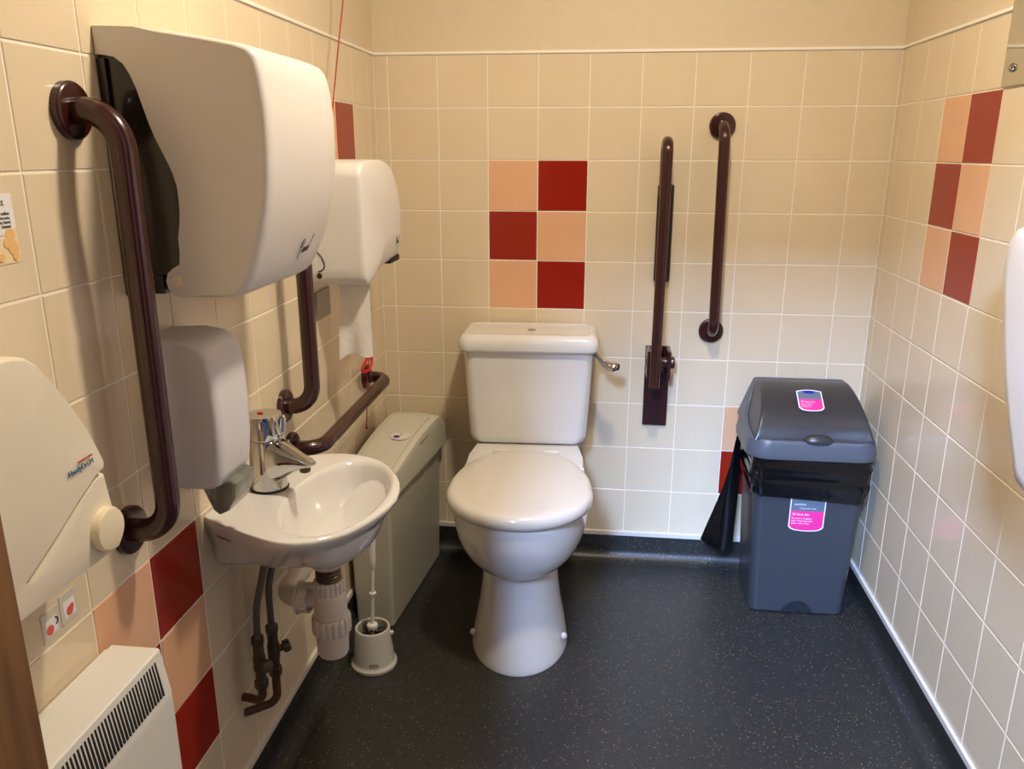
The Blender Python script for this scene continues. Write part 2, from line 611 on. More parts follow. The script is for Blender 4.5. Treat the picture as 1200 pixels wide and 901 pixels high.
grab_bar('maroon vertical grab bar in front of the big white towel dispenser', (0, -1.462, 1.376), (0, -1.462, .774), (1, 0, 0))
grab_bar('maroon vertical grab bar on left wall rising behind basin tap', (0, -.85, 1.378), (0, -.85, .778), (1, 0, 0))
grab_bar('maroon horizontal grab bar along left wall above the pale narrow bin', (0, -.235, .676), (0, -.83, .67), (1, 0, 0))
grab_bar('maroon vertical grab bar on back wall above the dark lidded bin', (1.026, 0, 1.397), (1.034, 0, .795), (0, -1, 0), .0158)

t = thing('drop_down_rail', 'maroon drop-down support rail folded upright on the back wall', 'grab bar', (.877, 0, .48))
finish('back_plate', BOX(.838, .914, -.010, 0, .482, .742, bev=.002), M_BROWNBAR, t)
finish('buffer_plate', BOX(.851, .899, -.022, 0, .944, 1.232, bev=.006), mat('dark_buffer', (36, 20, 18), .45), t)
finish('bracket', BOX(.840, .852, -.085, -.008, .655, .742, bev=.004), M_BROWNBAR, t)
finish('bracket', BOX(.901, .913, -.085, -.008, .655, .742, bev=.004), M_BROWNBAR, t)
finish('pivot', LATHE([(.014, 0), (.017, .003), (.017, .030), (.0165, .032), (.0165, .072), (.0185, .075), (.0185, .084), (.016, .087)], (.838, -.058, .702), (1, 0, 0), 28), M_BROWNBAR, t)
path = bend([(.8635, -.112, .636), (.868, -.112, 1.352), (.868, -.040, 1.352), (.868, -.040, 1.20)], .034, 10)
finish('rail', TUBE(path, .0155, 64, flute), M_BROWNBAR, t, angle=60)
finish('knuckle', BOX(.853, .888, -.112, -.045, .680, .722, bev=.006), M_BROWNBAR, t)

# ------------------------------------------------------------------ toilet (local frame: back at y=0, front towards -y)
TO = thing('toilet', 'white close-coupled toilet with closed lid against back wall', 'toilet', (.478, 0, 0), .040, local=True)
def dring(hw, yf, yb, z, yc=None, n=40, wback=None, p=2.0):
    """outline with a half-ellipse front and straight sides to the back"""
    yc = yc if yc is not None else yf + hw * 1.15
    wb = wback if wback is not None else hw
    pts = []
    for k in range(n + 1):
        a = math.pi * k / n
        c, s = math.cos(a), math.sin(a)
        pts.append((hw * math.copysign(abs(c) ** (2 / p), c), yc - (yc - yf) * abs(s) ** (2 / p), z))
    for k in range(1, 9):
        f = k / 8
        pts.append((-(hw + (wb - hw) * (3 * f * f - 2 * f ** 3)), yc + (yb - yc) * f, z))
    for k in range(0, 8):
        f = 1 - k / 8
        pts.append(((hw + (wb - hw) * (3 * f * f - 2 * f ** 3)), yc + (yb - yc) * f, z))
    return pts
bm = bmesh.new()
loft(bm, [dring(.134, -.688, -.22, 0, -.50, wback=.095), dring(.135, -.689, -.22, .008, -.50, wback=.095), dring(.131, -.684, -.22, .03, -.50, wback=.09),
          dring(.122, -.672, -.22, .08, -.49, wback=.075), dring(.111, -.658, -.22, .14, -.49, wback=.06), dring(.105, -.646, -.22, .20, -.49, wback=.05),
          dring(.102, -.640, -.22, .268, -.49, wback=.05)], True, True)
finish('pedestal', bm, M_CERAMIC, TO, angle=60)
bm = bmesh.new()
loft(bm, [dring(.094, -.628, -.14, .252, -.49), dring(.116, -.656, -.10, .262, -.49), dring(.140, -.682, -.06, .280, -.48), dring(.160, -.704, -.03, .306, -.48, wback=.13),
          dring(.174, -.720, -.02, .340, -.48, wback=.14), dring(.182, -.730, -.015, .38, -.48, wback=.145), dring(.183, -.730, -.012, .42, -.48, wback=.14),
          dring(.181, -.728, -.012, .434, -.48, wback=.14), dring(.176, -.723, -.014, .438, -.48, wback=.136)], True, True)
finish('bowl', bm, M_CERAMIC, TO, angle=60)
finish('shelf', PRISM([(-.148, -.015), (-.150, -.19), (-.168, -.275), (-.172, -.36), (.172, -.36), (.168, -.275), (.150, -.19), (.148, -.015)], .405, .4600, 2, bev=.006, seg=3), M_CERAMIC, TO)
def lidring(s, z, off=0):
    hw, yf, yb = .192 - off, -.738 + off, -.262 - off
    pts = []
    n = 64
    yc = -.545
    for k in range(n):
        a = 2 * math.pi * k / n
        c, si = math.cos(a), math.sin(a)
        if si >= 0:    # front
            x, y = hw * c, yc - (yc - yf) * si
        else:
            x = hw * math.copysign(abs(c) ** (2 / 2.7), c)
            y = yc + (yb - yc) * abs(si) ** (2 / 2.7)
            x *= 1 - .20 * ((y - yc) / (yb - yc)) ** 2
        pts.append((x * s, yc + (y - yc) * s, z))
    return pts
bm = bmesh.new()
loft(bm, [lidring(1, .4390, .020), lidring(1, .441, .017), lidring(1, .450, .016), lidring(1, .452, .020)], True, True)
finish('seat_ring', bm, M_SEAT, TO, angle=60)
bm = bmesh.new()
loft(bm, [lidring(1, .4525, .016), lidring(1, .4430, .014), lidring(1, .4400, .008), lidring(1, .4420, .002), lidring(1, .450, -.001), lidring(1, .460, -.001), lidring(1, .468, .002), lidring(1, .4735, .007), lidring(1, .4770, .015), lidring(.80, .4795, .0), lidring(.5, .4805), lidring(.2, .481)], True, True)
finish('seat_lid', bm, M_SEAT, TO, angle=60)
for s in (-1, 1):
    finish('hinge', LATHE([(.008, -.022), (.009, -.02), (.009, .02), (.008, .022)], (s * .075, -.262, .467), (1, 0, 0), 20), M_SEAT, TO)
for s in (-1, 1):
    finish('bolt_cap', LATHE([(.009, 0), (.009, .006), (.006, .010), (.001, .011)], (s * .122, -.57, .052), (s, -.35, .5), 16), M_SEAT, TO)
# cistern
def rr3(hx, y0, y1, r, z, n=6):
    return [(x, y, z) for x, y in rrect(hx, (y1 - y0) / 2, r, n, 0, (y0 + y1) / 2)]
bm = bmesh.new()
loft(bm, [rr3(.140, -.170, -.014, .03, .463), rr3(.165, -.182, -.012, .03, .466), rr3(.174, -.187, -.011, .03, .475), rr3(.179, -.190, -.010, .03, .492),
          rr3(.185, -.194, -.009, .03, .60), rr3(.190, -.198, -.009, .03, .70), rr3(.193, -.200, -.009, .03, .768)], True, True)
finish('cistern', bm, M_CERAMIC, TO, angle=50)
bm = bmesh.new()
loft(bm, [rr3(.196, -.204, -.008, .03, .756), rr3(.204, -.212, -.006, .032, .758), rr3(.208, -.217, -.005, .032, .765), rr3(.207, -.216, -.005, .032, .782),
          rr3(.204, -.213, -.006, .032, .794), rr3(.197, -.205, -.008, .032, .803), rr3(.188, -.195, -.012, .03, .807), rr3(.180, -.187, -.017, .028, .8065), rr3(.174, -.180, -.022, .026, .803), rr3(.10, -.14, -.06, .02, .8025)], True, True)
finish('cistern_lid', bm, M_CERAMIC, TO, angle=60)
finish('button_plug', LATHE([(.013, 0), (.013, .002), (.011, .003), (.004, .0031)], (.006, -.102, .8025), (0, 0, 1), 20), M_CHROME, TO)
lev = finish('flush_lever', LATHE([(.013, 0), (.013, .004), (.009, .008), (.009, .014)], (.190, -.135, .735), (1, 0, 0), 20), M_CHROME, TO)
bm = bmesh.new()
pp = [Vector((.204, -.137, .738)), Vector((.214, -.148, .728)), Vector((.226, -.162, .718)), Vector((.240, -.172, .713)), Vector((.256, -.180, .712)), Vector((.268, -.184, .713))]
ws = [.010, .012, .014, .018, .019, .012]
rings = []
for p, wd in zip(pp, ws):
    rings.append([p + Vector((.35 * wd * math.cos(a), .95 * wd * math.cos(a), .85 * wd * math.sin(a))) for a in [2 * math.pi * k / 16 for k in range(16)]])
loft(bm, rings)
finish('lever_paddle', bm, M_CHROME, lev)

# ------------------------------------------------------------------ basin
BC = Vector((.205, -1.115))
half = [(0, .125), (.015, .139), (.03, .150), (.055, .172), (.08, .190), (.105, .202), (.13, .210), (.155, .213), (.18, .212), (.205, .204), (.23, .191), (.25, .175),
        (.27, .154), (.285, .131), (.30, .104), (.312, .074), (.320, .042), (.3245, 0)]
near = [(0, .126), (.02, .137), (.04, .148), (.06, .1585), (.08, .169), (.10, .179), (.12, .188), (.14, .1965), (.16, .203), (.18, .2065), (.205, .205), (.23, .195), (.255, .177),
        (.278, .151), (.296, .116), (.310, .080), (.320, .043)]
outer = [(x, -1.115 + d) for x, d in half] + [(x, -1.115 - d) for x, d in near[::-1]]
back = [(0, -1.115 - .125 + .25 * k / 12) for k in range(1, 12)]
outline = outer + back          # closed, starts at far wall corner
NB = len(outline)
def bring(s, z, shift=0.0, wallkeep=True, sy=None):
    """scaled outline; the wall side stays on the wall"""
    sy = sy or s
    return [(max(.0015, x * s), -1.115 + (y + 1.115) * sy, z) for x, y in outline]
def inner(s, z, cx=.208, cy=-1.115, ax=.094, ay=.176):
    pts = []
    for x, y in outline:
        dx, dy = x - cx, y - cy
        a = math.atan2(dy / ay, dx / ax)
        ex = ax * (1.0 if math.cos(a) > 0 else .96)
        pts.append((cx + s * ex * math.cos(a), cy + s * ay * math.sin(a), z))
    return pts
t = thing('wash_basin', 'small white wall-hung hand basin with chrome mixer tap', 'basin', (0, -1.115, .55))
bm = bmesh.new()
def under(sx, z, g, q=1.0):
    # the underside is narrower than the rim, most of all away from the wall
    pts = []
    for x, y in outline:
        k = .74 - .27 * min(1, x / .10)
        sy = (1 - (1 - k) * g) * q
        pts.append((max(.0015, x * sx), -1.115 + (y + 1.115) * sy, z))
    return pts
rings = [under(.34, .569, 1, .35), under(.48, .5695, 1, .62), under(.58, .5715, 1, .82), under(.64, .576, 1, .95), under(.70, .583, .93), under(.79, .602, .74), under(.885, .632, .44), under(.955, .660, .17),
         under(.985, .674, .05), bring(1.0, .683), bring(.997, .6885, sy=.996), bring(.985, .6915, sy=.985),
         inner(1.06, .6915), inner(1.0, .6885), inner(.970, .680), inner(.945, .662), inner(.90, .636), inner(.80, .608), inner(.62, .590), inner(.4, .583), inner(.2, .580)]
loft(bm, rings, True, True)
finish('bowl', bm, M_CERAMIC, t, angle=70)
finish('waste_grid', LATHE([(.019, 0), (.02, .002), (.016, .003), (.002, .002)], (.205, -1.115, .5805), (0, 0, 1), 24), M_CHROME, t)
text_mesh('Armitage Shanks', .0062, (.022, -1.2440, .655), (.885, -.465, 0), (-.10, -.30, .95), mat('faded_mark', (120, 70, 60), .4), t, 'maker_mark')
# tap
tp = thing('mixer_tap', 'chrome monobloc lever tap on the hand basin', 'tap', (.066, -1.10, .692))
finish('base_ring', LATHE([(.0365, 0), (.0375, .002), (.036, .005), (.02, .005)], (.066, -1.10, .6915), n=36), M_BLACK, tp)
finish('body', LATHE([(.0355, .0), (.0355, .004), (.0335, .05), (.0320, .097), (.0305, .0985)], (.066, -1.10, .696), n=40), M_CHROME, tp)
spd = Vector((.93, -.30, 0)).normalized()
sn = Vector((-spd.y, spd.x, 0))
bm = bmesh.new()
rings = []
for d, zt, zb, hw in ((.005, .800, .703, .029), (.03, .797, .711, .0275), (.05, .788, .724, .023), (.075, .776, .740, .018), (.100, .765, .751, .015), (.107, .761, .753, .012)):
    c = Vector((.066, -1.10, 0)) + spd * d
    ring = []
    for k in range(20):
        a = 2 * math.pi * k / 20
        cx, sx = math.cos(a), math.sin(a)
        h2 = (zt - zb) / 2
        ring.append(c + sn * hw * math.copysign(abs(cx) ** .75, cx) + Vector((0, 0, (zt + zb) / 2 + h2 * math.copysign(abs(sx) ** .75, sx))))
    rings.append(ring)
loft(bm, rings)
finish('spout', bm, M_CHROME, tp, angle=50)
ac = Vector((.066, -1.10, .752)) + spd * .090
finish('aerator', LATHE([(.0095, -.012), (.0105, -.010), (.0105, 0)], ac, n=20), M_BRASSY, tp)
lv = finish('lever_cap', LATHE([(.0310, 0), (.0330, .003), (.0345, .040), (.0345, .044), (.033, .0475), (.029, .0465), (.012, .0445)], (.066, -1.10, .7955), n=40), M_CHROME, tp)
# open loop handle on the front of the cap
cc = Vector((.066, -1.10, .7955)) + spd * .028
finish('lever_loop', TUBE(bend([cc + Vector((0, 0, .044)) + sn * .013, cc + spd * .010 + Vector((0, 0, .043)) + sn * .013, cc + spd * .013 + Vector((0, 0, .012)) + sn * .004,
        cc + spd * .013 + Vector((0, 0, .012)) - sn * .004, cc + spd * .010 + Vector((0, 0, .043)) - sn * .013, cc + Vector((0, 0, .044)) - sn * .013], .008, 4), .0042, 12), M_CHROME, lv)
finish('hot_mark', BOX(.050, .060, -1.0925, -1.0875, .8400, .8424), M_INKRED, lv, smooth=False)
finish('cold_mark', LATHE([(.003, 0), (.003, .0015), (.001, .002)], (.083, -1.123, .8405), n=12), M_INKBLUE, lv)

# trap and waste pipe
t = thing('bottle_trap', 'white plastic bottle trap and waste pipe under the basin', 'pipe', (.168, -1.095, .31))
cx, cy = .172, -1.098
def finishT(name, bm, *a):
    bmesh.ops.scale(bm, vec=(1, 1, 1), verts=bm.verts)
    bmesh.ops.translate(bm, vec=(0, 0, .0125), verts=bm.verts)
    return finish(name, bm, *a)
finishT('waste_flange', LATHE([(.030, .515), (.036, .522), (.040, .540), (.040, .5565), (.02, .5565)], (cx, cy, 0), n=36), M_PVC, t)
finishT('threaded_neck', LATHE([(.024, .482)] + [(.026 if k % 2 else .0235, .484 + .0035 * k) for k in range(10)] + [(.024, .520)], (cx, cy, 0), n=32), M_BRASSY, t)
def ribbed(a):
    return 1 + .035 * (1 if math.cos(18 * a) > 0 else -1)
def ribnut(z0, z1, r, c=(cx, cy), n=108):
    bm = bmesh.new()
    rings = []
    for z, f in ((z0, .93), (z0 + .003, 1), (z1 - .003, 1), (z1, .93)):
        rings.append([(c[0] + r * f * ribbed(2 * math.pi * k / n) * math.cos(2 * math.pi * k / n), c[1] + r * f * ribbed(2 * math.pi * k / n) * math.sin(2 * math.pi * k / n), z) for k in range(n)])
    loft(bm, rings)
    return bm
finishT('top_nut', ribnut(.456, .484, .0305), M_PVC, t)
finishT('bottle', LATHE([(.030, .400), (.0335, .404), (.0335, .440), (.031, .452), (.026, .458)], (cx, cy, 0), n=36), M_PVC, t)
finishT('collar_nut', ribnut(.366, .402, .0385), M_PVC, t)
finishT('bottle_cup', LATHE([(.020, .312), (.029, .314), (.032, .320), (.034, .368)], (cx, cy, 0), n=36), M_PVC, t)
bm = bmesh.new()
tube(bm, bend([(cx - .02, cy, .438), (.072, cy, .438), (.072, cy + .10, .438), (.072, cy + .21, .438), (.001, cy + .21, .438)], .035, 8), .0205, 24)
finishT('waste_pipe', bm, M_PVC, t)
bm = bmesh.new()
rings = []
for x, f in ((.128, .9), (.131, 1), (.112, 1), (.109, .9)):
    rings.append([(x, cy + .030 * f * ribbed(2 * math.pi * k / 108) * math.cos(2 * math.pi * k / 108), .438 + .030 * f * ribbed(2 * math.pi * k / 108) * math.sin(2 * math.pi * k / 108)) for k in range(108)])
rings = [rings[0], rings[1], rings[2], rings[3]]
loft(bm, rings)
finishT('outlet_nut', bm, M_PVC, t)
finishT('outlet_ring', LATHE([(.026, 0), (.034, .001), (.034, .005), (.026, .006)], (.105, cy, .438), (1, 0, 0), 36), M_PVC, t)

# supply hoses, valves and pipes
def supply(label, top, mid, valve, knobdir, wallpt, elbow):
    t = thing('supply_hose', label, 'pipe', (wallpt[0], wallpt[1], wallpt[2] - .02), group=None)
    v = Vector(valve)
    path = [Vector(top), Vector(top).lerp(Vector(mid), .5) + Vector((0, 0, 0)), Vector(mid), v + Vector((0, 0, .055))]
    pts = []
    for i in range(len(path) - 1):
        for k in range(6):
            f = k / 6
            p0, p1, p2, p3 = path[max(0, i - 1)], path[i], path[i + 1], path[min(len(path) - 1, i + 2)]
            pts.append(.5 * ((2 * p1) + (p2 - p0) * f + (2 * p0 - 5 * p1 + 4 * p2 - p3) * f * f + (3 * p1 - p0 - 3 * p2 + p3) * f ** 3))
    pts.append(path[-1])
    finish('hose', TUBE(pts, .0068, 14), M_BRAID, t)
    finish('nut', LATHE([(.010, .036), (.0125, .040), (.0125, .056), (.009, .060)], v, n=6), M_BRASSY, t, angle=20)
    finish('valve_body', LATHE([(.0105, -.052), (.0105, -.02), (.0125, -.018), (.0125, .012), (.0105, .016), (.0105, .037)], v, n=20), M_BRASSY, t)
    finish('valve_nut', LATHE([(.012, -.062), (.0135, -.058), (.0135, -.042), (.012, -.040)], v, n=6), M_BRASSY, t, angle=20)
    finish('valve_knob', LATHE([(.007, 0), (.007, .018), (.0125, .020), (.0135, .028), (.011, .034), (.002, .035)], v + Vector((0, 0, -.004)), knobdir, 20), M_BRASSY, t)
    finish('copper_pipe', TUBE(bend([v + Vector((0, 0, -.05)), Vector(elbow), Vector(wallpt)], .022, 8), .0085, 16), mat('dull_copper_pipe', (92, 62, 46), .5, metal=.4, noise=(60, .3)), t)
supply('braided supply hose with valve under basin, nearer the door', (.066, -1.140, .574), (.052, -1.176, .470), (.048, -1.178, .350), (.75, -.55, .2), (.001, -1.166, .254), (.048, -1.178, .257))
supply('braided supply hose with valve under basin, nearer the toilet', (.062, -1.085, .572), (.056, -1.125, .480), (.056, -1.128, .345), (.8, .45, .2), (.001, -1.166, .216), (.056, -1.130, .222))

# ------------------------------------------------------------------ towel dispenser
YN, YF = -1.388, -1.034
t = thing('towel_dispenser', 'large white paper towel dispenser with smoked window on left wall', 'dispenser', (0, (YN + YF) / 2, 1.12))
prof = [(.0015, 1.489), (.06, 1.487), (.108, 1.482), (.16, 1.474), (.204, 1.466), (.222, 1.460), (.231, 1.449), (.236, 1.425), (.2395, 1.38), (.2395, 1.335), (.236, 1.285), (.229, 1.245), (.220, 1.212), (.209, 1.180), (.196, 1.148), (.186, 1.130), (.176, 1.121), (.165, 1.1185), (.131, 1.117), (.09, 1.118),
        (.077, 1.122), (.069, 1.130), (.0665, 1.141), (.070, 1.152), (.080, 1.160), (.092, 1.166)]
curve = [(.0945, 1.180), (.095, 1.204), (.099, 1.222), (.102, 1.240), (.1025, 1.258), (.102, 1.276), (.098, 1.293), (.093, 1.306), (.085, 1.323), (.076, 1.341), (.068, 1.363), (.061, 1.386), (.055, 1.408), (.048, 1.426), (.040, 1.440), (.028, 1.449), (.012, 1.452), (.0015, 1.453)]
poly = prof + curve
def cover_ring(y, inset, endround=0.0):
    cxm, czm = .11, 1.31
    out = []
    for x, z in poly:
        dx, dz = x - cxm, z - czm
        # only the outer (room) side shrinks towards the rounded ends
        f = max(0.0, min(1.0, (x - .06) / .12))
        sh = inset * f
        out.append((x - sh, y, z - (inset * .55 if z > 1.42 and x > .1 else (-inset * .5 if z < 1.16 and x > .1 else 0))))
    return out
bm = bmesh.new()
loft(bm, [cover_ring(YN, .010), cover_ring(YN + .003, .004), cover_ring(YN + .009, .0008), cover_ring(YN + .02, 0), cover_ring(YN + .23, 0), cover_ring(YN + .283, .003), cover_ring(YN + .318, .012), cover_ring(YN + .340, .030), cover_ring(YF, .058)], True, True)
finish('cover', bm, M_WPLASTIC, t, angle=40)
win = [(.0012, 1.1495), (.0012, 1.4535)] + [(x + .0005, z) for x, z in curve[::-1][1:]] + [(.092, 1.166), (.080, 1.159), (.068, 1.152), (.060, 1.150)]
finish('smoked_window', PRISM(win, YN + .006, YF + .02, 1), M_SMOKE, t, smooth=False)
# raised back frame of the window
finish('back_plate', BOX(.001, .014, YN - .0005, YF + .01, 1.118, 1.448, bev=.002), M_SMOKE, t)
finish('base_block', BOX(.001, .06, YN + .004, YF + .02, 1.121, 1.150, bev=.003), M_SMOKE, t)
finish('button', LATHE([(.0085, 0), (.0085, .003), (.007, .0045), (.001, .0045)], (.083, YN + .001, 1.141), (0, -1, 0), 24), M_BUTTON, t)

def script_strokes(strokes, size, pos, xdir, ydir, m, parent, wd=.0011, name='logo'):
    X, Y = Vector(xdir).normalized(), Vector(ydir).normalized()
    P = Vector(pos)
    bm = bmesh.new()
    for st in strokes:
        pts = []
        Q = [Vector((a, b, 0)) for a, b in st]
        for i in range(len(Q) - 1):
            for k in range(4):
                f = k / 4
                p0, p1, p2, p3 = Q[max(0, i - 1)], Q[i], Q[i + 1], Q[min(len(Q) - 1, i + 2)]
                pts.append(.5 * ((2 * p1) + (p2 - p0) * f + (2 * p0 - 5 * p1 + 4 * p2 - p3) * f * f + (3 * p1 - p0 - 3 * p2 + p3) * f ** 3))
        pts.append(Q[-1])
        tube(bm, [P + X * (q.x * size) + Y * (q.y * size) for q in pts], wd * .5, 6)
    return finish(name, bm, m, parent)
R_LOGO = [[(.10, -.22), (.08, .05), (.14, .30), (.20, .52)], [(.02, .28), (.08, .50), (.24, .60), (.34, .50), (.30, .34), (.14, .22), (.26, .14), (.36, 0)],
          [(.52, .20), (.44, .24), (.40, .10), (.46, .02), (.54, .20), (.55, .02)], [(.60, .20), (.64, .02), (.72, .22)], [(.78, .18), (.77, .02)], [(.79, .28), (.80, .30)],
          [(.84, .10), (.92, .14), (.92, .22), (.86, .20), (.86, .04), (.95, .03)], [(1.0, .02), (1.08, .36), (1.22, .66)]]
script_strokes(R_LOGO, .044, (.2045, -1.222, 1.162), (0, 1, .05), (.38, 0, .92), M_INK, t)

# ------------------------------------------------------------------ soap dispenser
YN2, YF2 = -1.375, -1.243
t = thing('soap_dispenser', 'light grey soap dispenser below the big towel dispenser', 'dispenser', (0, (YN2 + YF2) / 2, .75))
sp = [(.0015, 1.047), (.05, 1.050), (.085, 1.045), (.102, 1.036), (.110, 1.022), (.114, .99), (.116, .93), (.115, .87), (.110, .825), (.104, .809), (.092, .803), (.05, .802), (.0015, .805)]
def sring(y, ins):
    return [(x - (ins if x > .05 else ins * .2), y, z - (ins * .6 if z > .95 else -ins * .6)) for x, z in sp]
bm = bmesh.new()
loft(bm, [sring(YN2, .010), sring(YN2 + .003, .004), sring(YN2 + .010, .0007), sring(YN2 + .02, 0), sring(YF2 - .028, 0), sring(YF2 - .012, .004), sring(YF2 - .004, .012), sring(YF2, .022)], True, True)
finish('cover', bm, mat('grey_white_dispenser_plastic', (214, 212, 214), .36, noise=(8, .012), bump=(500, .08)), t, angle=50)
finish('back_plate', BOX(.001, .012, YN2 - .003, YF2 + .003, .81, 1.043, bev=.002), M_WPLASTIC, t)
bm = bmesh.new()
prism(bm, [(.056, .803), (.108, .810), (.120, .804), (.115, .777), (.102, .754), (.086, .746), (.076, .754)], YN2 + .030, YF2 - .025, 1, bev=.006, seg=2)
finish('push_lever', bm, M_CLEARGREY, t)
finish('nozzle', LATHE([(.006, -.055), (.008, -.05), (.008, 0)], (.082, (YN2 + YF2) / 2, .803), n=16), M_BLACK, t)
script_strokes(R_LOGO, .020, (.1118, -1.300, .842), (-.05, 1, 0), (.08, 0, 1), M_INK, t, wd=.0007)

# ------------------------------------------------------------------ toilet roll dispenser
t = thing('toilet_roll_dispenser', 'white jumbo toilet roll dispenser in left corner by red tile', 'dispenser', (0, -.5, 1.0))
YA, YB = -.655, -.300
def tpring(x, s, ins=0.0):
    cy_, cz_ = (YA + YB) / 2, 1.162
    pts = []
    ctrl = [(YA, 1.060), (YA, 1.10), (YA, 1.20), (YA + .002, 1.255), (YA + .008, 1.276), (YA + .03, 1.287), (YA + .09, 1.292), (YA + .16, 1.291), (YA + .21, 1.283), (YA + .245, 1.265), (YA + .272, 1.238), (YA + .292, 1.205), (YA + .302, 1.165), (YA + .301, 1.125), (YA + .292, 1.09), (YA + .278, 1.065),
            (YA + .262, 1.055), (YA + .22, 1.050), (YA + .15, 1.047), (YA + .08, 1.040), (YA + .06, 1.030), (YA + .045, 1.020), (YA + .025, 1.015), (YA + .008, 1.022), (YA + .001, 1.038)]
    for y, z in ctrl:
        y2 = YA + (y - YA) * 1.16
        z2 = z + max(0, z - 1.10) * .075
        pts.append((x, cy_ + (y2 - cy_) * s, cz_ + (z2 - cz_) * s))
    return pts
bm = bmesh.new()
rings = [tpring(.011, 1), tpring(.02, 1.0), tpring(.130, 1), tpring(.137, .994), tpring(.1415, .982), tpring(.1445, .965), tpring(.153, .82), tpring(.160, .6), tpring(.164, .3)]
loft(bm, rings, True, True)
finish('cover', bm, M_WPLASTIC, t, angle=50)
finish('back_spacer', BOX(.0005, .0125, YA + .03, YA + .10, 1.06, 1.27), M_WPLASTIC, t)
finish('lock', LATHE([(.010, 0), (.010, .004), (.0075, .005)], (.032, YA + .006, 1.040), (0, -1, 0), 20), M_WPLASTIC, t)
finish('keyhole', LATHE([(.0065, 0), (.0065, .0015), (.001, .0015)], (.032, YA + .0008, 1.040), (0, -1, 0), 16), M_BLACK, t)
finish('seam', TUBE(bend([(.028, YA - .0005, 1.098), (.040, YA - .0005, 1.086), (.047, YA - .0005, 1.068), (.043, YA - .0005, 1.055), (.030, YA - .0005, 1.050)], .02, 5), .0014, 8), M_DARKSLOT, t)
finish('tear_bar', BOX(.06, .148, YA + .22, YA + .31, 1.042, 1.058, bev=.003), M_DARKSLOT, t)
script_strokes(R_LOGO, .032, (.1628, -.432, 1.094), (-.06, 1, 0), (.12, 0, 1), M_INK, t, wd=.0009)
# hanging sheet
bm = bmesh.new()
NX, NZ = 8, 22
front, backv = [], []
for j in range(NZ + 1):
    f = j / NZ
    z = 1.052 - .222 * f
    rowf, rowb = [], []
    for i in range(NX + 1):
        g = i / NX
        x = .058 + .080 * g - .006 * f
        zz = z + .018 * (g - .5) * f + (.010 * math.sin(5 * g) * f if j == NZ else 0)
        yy = -.595 + .006 * math.sin(3.1 * g + 5 * f) + .004 * math.sin(9 * g - 2 * f) * f
        rowf.append(bm.verts.new((x, yy, zz)))
        rowb.append(bm.verts.new((x, yy + .0008, zz)))
    front.append(rowf)
    backv.append(rowb)
for j in range(NZ):
    for i in range(NX):
        bm.faces.new((front[j][i], front[j][i + 1], front[j + 1][i + 1], front[j + 1][i]))
        bm.faces.new((backv[j][i], backv[j + 1][i], backv[j + 1][i + 1], backv[j][i + 1]))
finish('paper_sheet', bm, M_PAPER, t, angle=80)

o = finish('wall_plate', BOX(0, .006, -.612, -.515, .922, .992, bev=.0015), mat('grey_green_plate', (150, 146, 126), .4), None, origin=(0, -.56, .92))
tag(o, 'small grey plate on left wall under the toilet roll dispenser', 'plate')

# ------------------------------------------------------------------ pull cord
t = thing('pull_cord', 'red alarm pull cord hanging by the left corner', 'cord', (.02, -.27, .52))
cpts = [(.072, -.29, 2.399), (.05, -.417, 1.681), (.045, -.463, 1.56), (.030, -.505, 1.381), (.0045, -.49, 1.30), (.0045, -.42, 1.05), (.020, -.325, .85), (.030, -.285, .745), (.020, -.272, .70), (.014, -.273, .60), (.0085, -.273, .525)]
finish('cord', TUBE(bend(cpts, .03, 4), .0017, 8), M_REDCORD, t)
finish('bangle', TUBE(bend([(.030, -.300, .752), (.022, -.345, .718), (.034, -.298, .714), (.036, -.275, .735), (.032, -.272, .752)], .006, 4), .0042, 10), M_REDPL, t)
finish('knot', LATHE([(.001, -.006), (.004, -.003), (.004, .003), (.001, .006)], (.0085, -.273, .528), n=10), M_REDCORD, t)

# ------------------------------------------------------------------ hand dryer
t = thing('hand_dryer', 'cream hand dryer with round button on left wall', 'hand dryer', (0, -1.79, .84))
def mirror_outline(pts, c=-1.79):
    return pts + [(2 * c - y, z) for y, z in pts[::-1]]
up_o = mirror_outline([(-1.79, .870), (-1.755, .905), (-1.72, .925), (-1.69, .937), (-1.655, .945), (-1.640, .949), (-1.638, .956), (-1.645, .975), (-1.665, 1.015), (-1.69, 1.055), (-1.712, 1.085), (-1.730, 1.106), (-1.745, 1.115), (-1.765, 1.121)])
# the seam climbs to the right in the photograph: slanted split line
def dry_x(y, z, base):
    return base - .020 * ((z - .96) / .17) ** 2 - .030 * ((y + 1.79) / .16) ** 2 * .5
def slab_on_wall(outl, base, inset, rim):
    rings = []
    for x, s in ((.0015, 1.0), (base - rim, 1.0), (base - rim * .35, 1 - inset * .35), (base, 1 - inset), (base + .004, 1 - inset * 3.5), (base + .006, .3)):
        cyy = sum(p[0] for p in outl) / len(outl)
        czz = sum(p[1] for p in outl) / len(outl)
        rings.append([(x, cyy + (y - cyy) * s, czz + (z - czz) * s) for y, z in outl])
    bm = bmesh.new()
    loft(bm, rings, True, True)
    return bm
upper = [(-1.955, .905), (-1.90, .858), (-1.85, .862), (-1.794, .880), (-1.74, .906), (-1.69, .932), (-1.655, .948), (-1.641, .951), (-1.638, .957), (-1.645, .975), (-1.662, 1.012), (-1.688, 1.054), (-1.711, 1.086), (-1.728, 1.106), (-1.742, 1.116), (-1.765, 1.122), (-1.82, 1.124), (-1.845, 1.118), (-1.865, 1.09), (-1.90, 1.03), (-1.93, .97)]
